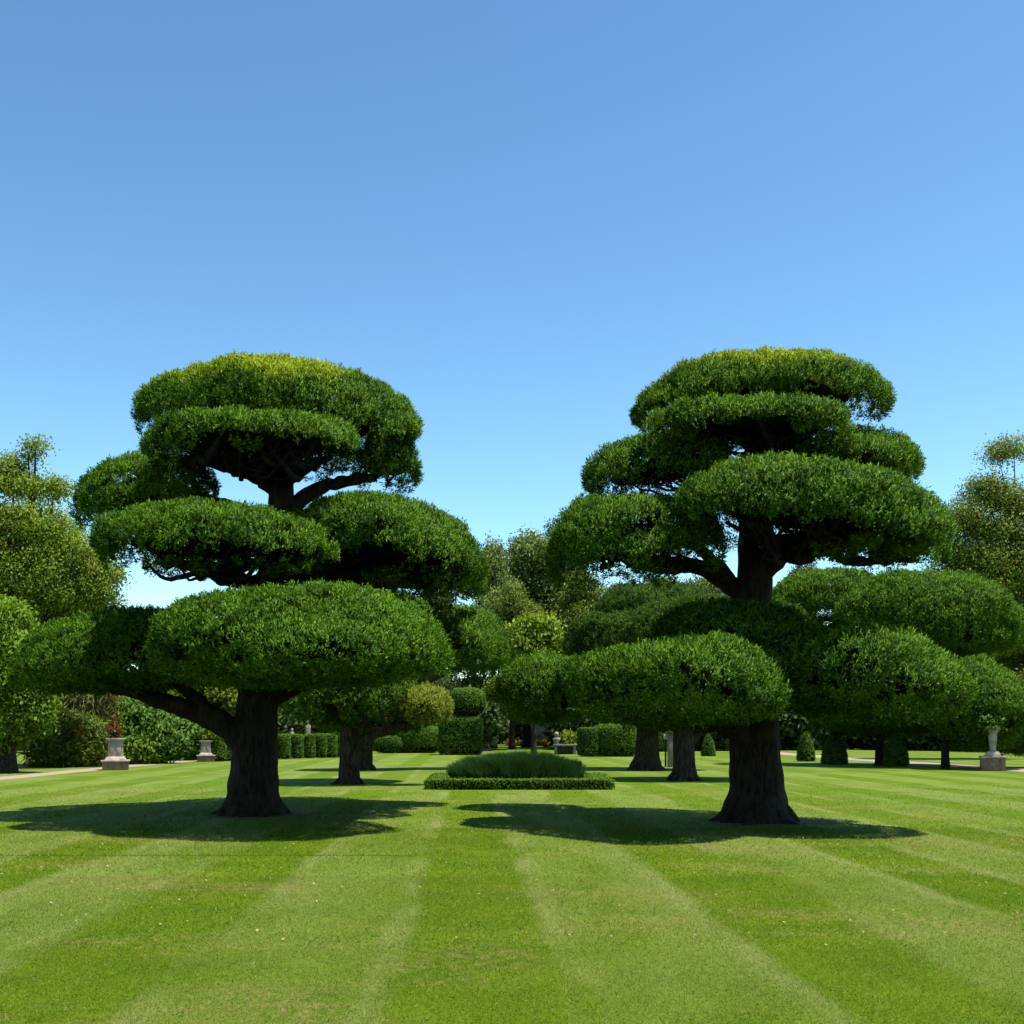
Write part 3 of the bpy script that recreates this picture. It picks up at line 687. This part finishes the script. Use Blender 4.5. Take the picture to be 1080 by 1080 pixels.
row = [(229, 803), (241, 802.6), (253, 802), (265, 801.5), (277, 801), (299, 800.5), (313, 800), (326, 799.7), (338, 799.2), (348, 799), (357, 798.6)]
V, T = cyl_surface(.36, 1.2)
first = None
names = ['clipped green drum, in a row of drums behind the big left trunk']*5+['clipped green drum right beside the big left trunk', 'second clipped drum right of the big left trunk', 'third clipped drum right of the big left trunk', 'fourth clipped drum right of the big left trunk', 'clipped drum just left of the mossy trunk', 'clipped drum partly behind the mossy trunk']
rg = np.random.default_rng(3)
for i, (px, py) in enumerate(row):
    d, p = at(px, py); sc = 1+.08*rg.normal()
    if first is None:
        first = clipped('drum_topiary', names[i], 'topiary', V, T, (p[0], d, 0), 'box', 81, .55, 'row of clipped drum topiary on the left'); o = first
    else:
        o = first.copy(); COL.objects.link(o); o.location = (p[0], d, 0); o['label'] = names[i]
    o.rotation_euler = (0, 0, i*1.3); o.scale = (sc*1.05, sc*1.05, (1.15 if i > 4 else 1.35)+.05*rg.normal())

for i, (px, py, wpx, hpx, lab, hh) in enumerate(((850, 803, 19, 31, 'smallest cone topiary, right of the big right trunk', 1), (880, 806, 27, 36, 'broad dark cone topiary, middle one of the three on the right', 1), (945, 808, 26, 38, 'dark cone topiary beside the thin trunks on the right', 1), (747, 797.5, 15, 24, 'dark small topiary seen between the two right trunks', 1))):
    d, p = at(px, py); V, T = cone_surface(M(wpx, d)/2, M(hpx, d))
    clipped('cone_topiary', lab, 'topiary', V, T, (p[0], d, 0), 'yew', 90+i, .6, 'cone topiary')
for (x0, x1, y0, y1, k, lab, mt, sd_, dd) in (
    (411, 467, 766, 794, 4, 'rounded clipped hedge left of the topiary mushroom', 'box', 101, 0),
    (394, 425, 776, 795, 3, 'low clipped mound behind the mossy trunk', 'yew', 102, 2),
    (609, 632, 768, 798, 9, 'square dark clipped hedge left of the rounded one', 'yew', 103, 0),
    (624, 673, 764, 798, 4.5, 'rounded clipped hedge left of the flared dark trunk', 'box', 104, .5),
    (425, 475, 758, 778, 4, 'long clipped hedge standing behind the rounded hedge', 'yew', 105, 6),
    (655, 712, 772, 794, 7, 'dark clipped hedge behind the flared trunk on the right', 'yew', 106, 5)):
    d = depth_of(min(y1, 798)); d = d+dd if y1 < 798 else d
    d = depth_of(y1)+dd if y1 > 790 else 82
    V, T = ell_surface(M(x1-x0, d)/2, M(x1-x0, d)/2*.7, (EYE-M(y0-HZ, d))/2, k)
    clipped('clipped_hedge', lab, 'hedge', V, T, (M((x0+x1)/2-CXP, d), d, 0), mt, sd_, .5, None)
# mushroom topiary: block with a rounded cap
d = depth_of(796); mush = thing('mushroom_topiary', 'two-tier topiary, rounded cap on a square dark green block', 'topiary', (M(486-CXP, d), d, 0))
rng = np.random.default_rng(111); s = 2.0
V, T = box_surface(M(44, d), M(40, d), EYE-M(757-HZ, d)); 
me = leafy(rng, V, T, clump=.13, rise=.25, tuft=.07, wid=.02, dens=700, per=5, upw=.25, spread=1, hull=((V-V.mean(0))*.95+V.mean(0), T), mat='yew', name='block'); link('block', me, mush)
V, T = ell_surface(M(38, d)/2, M(38, d)/2, M(30, d)/2, 3.2)
me = leafy(rng, V, T, clump=.13, rise=.25, tuft=.07, wid=.02, dens=700, per=5, upw=.25, spread=1, hull=((V-V.mean(0))*.95+V.mean(0), T), mat='box', name='cap'); link('cap', me, mush, (M(7, d), 0, EYE-M(756-HZ, d)))

# ================================================================== stone pieces
def plinth(label, px, py, w, urn, plant):
    d, p = at(px, py); k = w/1.0
    o = thing('stone_plinth', label, 'plinth', (p[0], d, 0), 'stone plinths along the paths', R(18))
    h = Hard(); h.box((0, 0, 0), 1.0*k, 1.0*k, .34*k); h.build('base_block', 'redstone', o)
    h = Hard(); h.box((0, 0, .342*k), 1.12*k, 1.12*k, .07*k); h.frustum((0, 0, .414*k), .84*k, .84*k, .66*k, .66*k, .14*k); h.build('step', 'stone', o)
    h = Hard(); h.frustum((0, 0, .556*k), .60*k, .60*k, .54*k, .54*k, .62*k)
    for a in (-1, 1): h.box((a*.14*k, -.305*k, .66*k), .16*k, .03*k, .4*k)
    h.build('shaft', 'stone', o)
    h = Hard(); h.frustum((0, 0, 1.178*k), .58*k, .58*k, .74*k, .74*k, .07*k); h.box((0, 0, 1.25*k), .76*k, .76*k, .05*k); h.build('cornice', 'stone', o)
    if urn:
        h = Hard(); h.lathe([(.16*k, 0), (.13*k, .05*k), (.07*k, .12*k), (.1*k, .18*k), (.26*k, .36*k), (.28*k, .46*k), (.33*k, .5*k), (.3*k, .52*k)], (0, 0, 1.302*k)); h.build('urn', 'stone', o)
    return o, d
plinth('pale stone plinth with reddish base beside the left path, front one', 122, 812, .98, False, True)
plinth('smaller pale stone plinth farther along the left path, beside the trunk', 217, 803.2, .82, False, True)
# plants standing on the plinths
rng = np.random.default_rng(130)
for (px, py, hz, mt, lab, sc) in ((121, 812, 1.28, 'redleaf', 'rust red plant growing on top of the front plinth', 1), (219, 803.2, 1.05, 'golden', 'yellow-green plant trailing on the farther plinth', .9)):
    d, p = at(px, py); o = thing('potted_plant', lab, 'plant', (p[0], d, hz))
    t = Tubes(int(px)); 
    for k in range(6): t.tube([(0, 0, 0), (rng.normal()*.05, rng.normal()*.05, .25), (rng.normal()*.18, rng.normal()*.18, .55*sc)], [.02, .015, .006], 5, 4)
    t.build('stems', 'wood', o, (0, 0, 0))
    link('leaves', loose_mesh(rng, [((0, 0, .32*sc), .28*sc, .28*sc, .36*sc), ((0, 0, .7*sc), .13*sc, .13*sc, .35*sc)], 600, .11, .035, mt, .12, 12, name='leaves'), o)
# urn on a reddish pedestal on the right
d, p = at(1047, 813); o = thing('garden_urn', 'weathered stone urn on a reddish pedestal beside the right path', 'urn', (p[0], d, 0), None, R(-15)); o.scale = (.82, .82, .8)
h = Hard()
for a in (-1, 1): h.box((a*.42, 0, 0), .24, .5, .62)
h.box((0, 0, 0), .58, .44, .615); h.build('pedestal', 'redstone', o)
h = Hard(); h.box((0, 0, .624), 1.16, .6, .1); h.frustum((0, 0, .726), .7, .5, .5, .4, .22); h.build('step', 'stone', o)
h = Hard(); h.lathe([(.2, 0), (.16, .06), (.13, .16), (.17, .4), (.2, .75), (.17, .9), (.24, .96), (.34, 1.1), (.36, 1.2), (.3, 1.22)], (0, 0, .948)); h.build('vase', 'mossstone', o)
o = thing('potted_plant', 'green plant spilling over the weathered urn near the right path', 'plant', (p[0], d, 1.66))
t = Tubes(9)
for k in range(5): t.tube([(0, 0, 0), (rng.normal()*.08, rng.normal()*.08, .2), (rng.normal()*.35, rng.normal()*.2, .35)], [.02, .015, .006], 5, 4)
t.build('stems', 'wood', o, (0, 0, 0)); link('leaves', loose_mesh(rng, [((0, 0, .25), .5, .4, .35)], 900, .13, .045, 'rhodo', .15, 12, name='leaves'), o)
# small pale statues behind the drums
def statue(label, px, d, h0, k):
    o = thing('garden_statue', label, 'statue', (M(px-CXP, d), d, 0))
    h = Hard(); h.box((0, 0, 0), .6*k, .6*k, .9*k); h.box((0, 0, .903*k), .7*k, .7*k, .08*k); h.build('pedestal', 'greystone', o)
    h = Hard(); h.lathe([(.2*k, 0), (.22*k, .1*k), (.15*k, .45*k), (.19*k, .75*k), (.2*k, .92*k), (.07*k, 1.02*k), (.07*k, 1.07*k), (.11*k, 1.14*k), (.11*k, 1.24*k), (.05*k, 1.32*k)], (0, 0, .985*k), 14); h.build('figure', 'mossstone', o, None, 0)
statue('pale stone statue on a pedestal behind the clipped drums', 325, 78, 0, 1.0)
statue('weathered stone statue near the leftmost drums', 308, 74, 0, .75)
# stone table-like bench, pillar, steps
d = depth_of(795.5); o = thing('stone_bench', 'dark stone bench with a slab top behind the grass mound', 'bench', (M(596-CXP, d), d, 0))
h = Hard(); h.box((0, 0, .55), 1.6, .7, .12); h.build('slab', 'greystone', o)
for a in (-1, 1):
    h = Hard(); h.box((a*.62, 0, 0), .18, .55, .548); h.build('leg', 'greystone', o)
h = Hard(); h.box((0, .1, 0), 1.02, .3, .5); h.build('infill', 'wood', o)
o = thing('potted_plant', 'yellowish plant growing above the stone bench', 'plant', (M(600-CXP, d), d+.9, 0)); t = Tubes(4)
for k in range(6): t.tube([(0, 0, 0), (rng.normal()*.1, rng.normal()*.1, .6), (rng.normal()*.4, rng.normal()*.3, 1.3)], [.03, .02, .008], 5, 4)
t.build('stems', 'wood', o, (0, 0, 0)); link('leaves', loose_mesh(rng, [((0, 0, 1.1), .7, .5, .45)], 900, .2, .06, 'golden', .25, 12, name='leaves'), o)
o = thing('garden_statue', 'small pale bust beside the stone bench', 'statue', (M(587-CXP, d), d+.1, .672))
h = Hard(); h.box((0, 0, 0), .3, .3, .15); h.build('plinth', 'greystone', o)
h = Hard(); h.lathe([(.16, 0), (.26, .12), (.24, .24), (.09, .32), (.09, .36), (.15, .44), (.15, .56), (.07, .66)], (0, 0, .152), 14); h.build('figure', 'mossstone', o, None, 0)
d = 112; h = Hard(); h.box((0, 0, 0), 1.7, 1.0, 2.5); h.frustum((0, 0, 2.503), 1.9, 1.2, 1.5, .8, .3)
o = h.build('stone_pillar', 'greystone', None, (M(569-CXP, d), d, 0)); o['label'] = 'square grey stone pillar among the dark trunks beyond the mound'; o['category'] = 'pillar'
d = depth_of(792); h = Hard()
for k in range(3): h.box((0, k*.25, k*.182), 1.7-.25*k, .9-.2*k, .18)
o = h.build('stone_steps', 'redstone', None, (M(507-CXP, d), d, 0)); o['label'] = 'reddish stone steps beside the mushroom topiary'; o['category'] = 'steps'
d = depth_of(809); h = Hard(); h.box((0, 0, 0), M(9, d), .4, M(38, d)-.12); h.box((0, 0, M(38, d)-.117), M(11, d), .5, .12)
o = h.build('stone_post', 'greystone', None, (M(709-CXP, d), d, 0)); o['label'] = 'slim mossy stone post between the two middle right trunks'; o['category'] = 'post'
o = thing('notice_board', 'small white notice on a post beside the stone post', 'sign', (M(703-CXP, d), d+.3, 0))
h = Hard(); h.box((0, 0, 0), .07, .07, 1.25); h.build('post', 'wood', o, None, .005)
h = Hard(); h.box((0, -.06, 1.2), .17, .04, .22); h.build('panel', 'white', o, None, .005)

# flowers in a far bed: too many to count
def flower_stuff(name, mat, lab, n, seed, x0, x1, d0, d1, hh):
    rg = np.random.default_rng(seed); x = M(x0-CXP, d0)+rg.random(n)*M(x1-x0, d0); y = d0+rg.random(n)*(d1-d0)
    B = np.stack((x, y, hh*(.5+.6*rg.random(n))), 1); B = np.repeat(B, 6, 0)+rg.normal(size=(n*6, 3))*.06
    V, Q = kites(rg, B, norm(rg.normal(size=(n*6, 3))+np.array((0, -.4, .8))), np.full(n*6, .2), np.full(n*6, .08))
    o = link(name, quads_mesh(name, V, Q, None, {'tint': rg.random(len(V)), 'fresh': np.zeros(len(V))}, (MAT[mat],)))
    o['kind'] = 'stuff'; o['label'] = lab; o['category'] = 'flowers'
flower_stuff('yellow_flowers', 'yellowpetal', 'yellow flowers in the far bed beyond the grass mound', 60, 6, 536, 580, 110, 111.4, .5)
flower_stuff('red_flowers', 'redpetal', 'red flowers in the far bed beyond the grass mound', 160, 7, 534, 582, 110, 112, .35)
flower_stuff('flower_leaves', 'rhodo', 'green leaves of the far flower bed', 240, 8, 532, 584, 110, 112, .25)

# ================================================================== left border: trees and shrubs
d = 46
loose_tree('broadleaf_tree', 'tall loose yellow-green tree at the left edge, thin bare shoots at its top', 'tree', (M(-5-CXP, d), d, 0),
    px_blobs([(38, 468, 10, 8), (15, 490, 14, 12), (30, 478, 10, 8), (-5, 500, 30, 20), (35, 512, 40, 10), (58, 508, 12, 7), (-10, 560, 50, 30), (40, 555, 45, 25), (75, 580, 34, 20), (100, 600, 26, 20), (30, 600, 60, 28), (95, 625, 28, 16), (110, 608, 14, 12), (60, 625, 40, 20), (-20, 620, 40, 30)], d),
    90000, .115, .036, 'loose', 201, .42, cl=.5, per=34, fresh=.08, shell=.5, fork=.4)
d = 41
loose_tree('broadleaf_tree', 'dense bright green tree at the far left edge with low drooping foliage', 'tree', (M(8-CXP, d), d, 0),
    px_blobs([(-5, 660, 36, 32), (12, 690, 36, 34), (5, 720, 44, 30), (22, 742, 30, 30), (0, 755, 36, 35), (38, 750, 16, 22)], d), 52000, .15, .05, 'lime', 202, .3, cl=.4, shell=.3)
d = 50
loose_tree('willow_shrub', 'tall brownish drooping shrub behind the left path', 'shrub', (M(85-CXP, d), d, 0),
    px_blobs([(62, 640, 40, 34), (95, 660, 40, 34), (50, 690, 30, 40), (85, 720, 40, 50), (75, 765, 36, 36)], d), 26000, .34, .028, 'willow', 203, .2, cl=.5, fresh=.08, droop=.7, trunk=False, shell=.35)
d = 51
loose_tree('willow_shrub', 'lower twiggy olive shrub left of the front plinth', 'shrub', (M(55-CXP, d-3), d-3, 0),
    px_blobs([(70, 775, 26, 30), (48, 785, 20, 26), (92, 780, 20, 28)], d-3), 12000, .3, .03, 'olive', 204, .12, cl=.35, droop=.3, trunk=False, shell=.35)
d = 52
for i, (bl, lab, mt, seed) in enumerate((
    ([(118, 778, 24, 26), (105, 790, 18, 16)], 'blue-green broadleaf shrub directly behind the front plinth', 'rhodo', 205),
    ([(150, 765, 30, 26), (168, 780, 26, 24), (135, 752, 22, 14)], 'large rounded glossy shrub right of the front plinth', 'rhodo', 206),
    ([(148, 790, 17, 15), (138, 782, 12, 14)], 'small bright yellow-green shrub beside the front plinth', 'lime', 207),
    ([(196, 780, 22, 24), (182, 768, 20, 20)], 'dark glossy shrub between the two plinths', 'rhodo', 208))):
    dd = d-1.5*(i == 2)+.6*i+4.5*(i == 3)
    loose_tree('broadleaf_shrub', lab, 'shrub', (M(bl[0][0]-CXP, dd), dd, 0), px_blobs(bl, dd), 9000 if i != 2 else 3500, .2, .075, mt, seed, .12, cl=.32, trunk=False, shell=.25)
d = 51.3; o = link('red_blossom', loose_mesh(rng, [((0, 0, 0), .25, .2, .22)], 200, .14, .06, 'redleaf', .1, 10, name='red_blossom'), None, P(83, 772, 47.5)); o['label'] = 'small red blossom on the twiggy shrub at left'; o['category'] = 'flower'
o.data.materials[0] = MAT['redpetal']
d = 62
loose_tree('broadleaf_tree', 'golden green tree seen between the limb and the big left trunk', 'tree', (M(222-CXP, d), d, 0),
    px_blobs([(205, 735, 22, 18), (225, 725, 26, 18), (243, 738, 16, 16), (215, 748, 20, 8)], d), 14000, .22, .08, 'golden', 210, .25, cl=.4, shell=.3)
# right border
d = 60
loose_tree('broadleaf_tree', 'tall airy olive-green tree at the right edge, sky showing through', 'tree', (M(1105-CXP, d), d, 0),
    px_blobs([(1052, 475, 14, 10), (1069, 470, 16, 10), (1039, 515, 22, 14), (1062, 525, 26, 20), (1019, 545, 25, 20), (1049, 560, 30, 20), (1004, 580, 22, 16), (1034, 592, 34, 22), (994, 610, 24, 14), (1064, 600, 30, 30), (1029, 625, 36, 22), (1069, 650, 30, 30), (1104, 560, 40, 50), (1049, 665, 30, 20)], d),
    120000, .13, .04, 'loose2', 211, .26, cl=.7, per=34, fresh=.08, shell=.5)
# ================================================================== trees that close the view, 85 to 130 m away
G = 'background trees closing the view'
def proto_tree(mat, seed, h=16., spread=4.2, n=15000, shape='round', leaf=.42, wid=.16):
    rg = np.random.default_rng(seed); bl = []
    for k in range(13):
        z = h*(.28+.62*rg.random()); q = spread*(.9 if shape == 'round' else 1.1)*math.sqrt(max(.08, 1-((z/h-.45)/.55)**2)); a = rg.random()*6.28; rr = q*math.sqrt(rg.random())*.85
        s = spread*(.30+.22*rg.random()); bl.append(((rr*math.cos(a), rr*math.sin(a), z), s, s, s*.75))
    bl.append(((0, 0, h*.92), spread*.3, spread*.3, h*.08))
    return bl
protos = {}
def bg_tree(kind, px, d, topy, label, wide=1.0, rz=0):
    h = EYE+M(HZ-topy, d)
    if kind not in protos:
        seeds = {'grey': 301, 'olive': 312, 'dark': 303, 'pale': 304, 'loose2': 305}
        bl = proto_tree(kind, seeds[kind])
        o = loose_tree('background_tree', label, 'tree', (0, 0, 0), bl, 52000 if kind != 'pale' else 26000, .21, .07, kind, seeds[kind], .34, cl=.75, per=40, group=G, shell=.4)
        protos[kind] = o
    else:
        o = copy_thing(protos[kind], (0, 0, 0), 0, (1, 1, 1), label, G)
    s = h/16.2
    o.location = (M(px-CXP, d), d, 0); o.rotation_euler = (0, 0, rz); o.scale = (s*wide, s*wide, s)
BG = [('grey', 520, 95, 566, 'dark evergreen crown beside the big left tree, right of its pads', .75),
      ('grey', 556, 100, 556, 'grey-green tree forming the middle of the gap between the big trees', 1.0),
      ('dark', 584, 112, 546, 'farthest dark tree top peeking over the gap between the big trees', .6),
      ('olive', 540, 90, 612, 'dull olive tree low on the left of the central gap', .9),
      ('olive', 612, 92, 598, 'dull olive tree just left of the big right tree', 1.0),
      ('grey', 650, 96, 612, 'grey-green tree behind the left pads of the big right tree', .9),
      ('olive', 700, 92, 604, 'olive tree behind the lower pads of the big right tree', .95),
      ('grey', 752, 96, 598, 'grey-green tree just left of the upper right trunk', .9),
      ('dark', 848, 99, 586, 'dark tree top right of the big right trunk', .75),
      ('pale', 900, 108, 596, 'pale feathery tree over the flat dark pad', .9),
      ('pale', 942, 104, 602, 'pale feathery tree left of the airy olive tree', .8),
      ('olive', 985, 92, 640, 'olive tree behind the low pads at right', .9),
      ('grey', 1040, 88, 600, 'grey-green tree behind the airy olive tree', 1.0),
      ('olive', 1074, 84, 650, 'low olive tree by the right frame edge behind the tall urn', 1.1),
      ('olive', 1100, 80, 580, 'tall olive tree, farthest right of the background trees', 1.1),
      ('dark', 470, 92, 610, 'dark tree directly behind the lower right pads of the big left tree', .8),
      ('olive', 425, 96, 625, 'olive tree behind the middle of the left pruned trees', .9),
      ('dark', 375, 94, 650, 'dark tree behind the mossy trunk', .9),
      ('olive', 325, 98, 655, 'olive tree behind the clipped drums', .8),
      ('dark', 270, 96, 668, 'dark tree behind the big left trunk', .8),
      ('olive', 212, 98, 680, 'olive tree behind the golden green tree', .8),
      ('dark', 160, 92, 672, 'dark tree behind the long low pad at left', .8),
      ('loose2', 110, 82, 660, 'yellow-olive tree behind the brownish shrub at left', .9),
      ('loose2', 40, 78, 590, 'yellow-olive tree behind the tall left-edge tree', .9),
      ('olive', -40, 74, 600, 'tall olive tree, farthest left of the background trees', 1.0),
      ('dark', 800, 110, 640, 'dark tree behind the big right trunk', .9),
      ('dark', 505, 128, 640, 'dark tree far beyond the flower bed, left', 1.0),
      ('dark', 560, 132, 640, 'dark tree far beyond the flower bed, centre', 1.0),
      ('dark', 620, 128, 640, 'dark tree far beyond the flower bed, right', 1.0)]
for i, (k, px, d, ty, lab, wd) in enumerate(BG): bg_tree(k, px, d, ty, lab, wd, i*1.7)
# pale shrub in the gap
d = 70
loose_tree('broadleaf_tree', 'small pale yellow-green tree in the middle of the central gap', 'tree', (M(563-CXP, d), d, 0),
    px_blobs([(550, 668, 16, 16), (568, 660, 20, 14), (580, 672, 14, 14), (560, 685, 24, 14)], d), 7000, .26, .075, 'loose', 310, .18, cl=.45, shell=.4)
# understorey: shrubs under the background trees
UG = 'dark understorey shrubs under the background trees'
und = None
rgu = np.random.default_rng(17)
us = [(x, 84+rgu.random()*8) for x in range(-20, 500, 34)]+[(x, 84+rgu.random()*8) for x in range(612, 1130, 34)]+[(x, 122+rgu.random()*5) for x in range(500, 640, 22)]+[(x, 98+rgu.random()*4) for x in list(range(180, 510, 30))+list(range(620, 1100, 30))]
for i, (px, d) in enumerate(us):
    lab = 'dark leafy understorey shrub filling the space below the background trees'
    sc = (.85+.5*rgu.random())*(1.75 if 97 < d < 103 else 1)
    if und is None:
        und = loose_tree('understorey_shrub', lab, 'shrub', (0, 0, 0), [((0, 0, 1.4), 1.7, 1.5, 1.4), ((.9, .3, 2.2), 1.1, 1.1, 1.0), ((-1, 0, 1.9), 1.1, 1.0, 1.1), ((0, 0, 3.0), .9, .9, .9)], 5000, .34, .12, 'dark', 401, .1, cl=.5, trunk=False, group=UG, shell=.3); o = und
    else: o = copy_thing(und, (0, 0, 0), 0, (1, 1, 1), lab, UG)
    o.location = (M(px-CXP, d), d, 0); o.rotation_euler = (0, 0, rgu.random()*6.28); o.scale = (sc*1.15, sc*1.15, sc)
print('DONE')
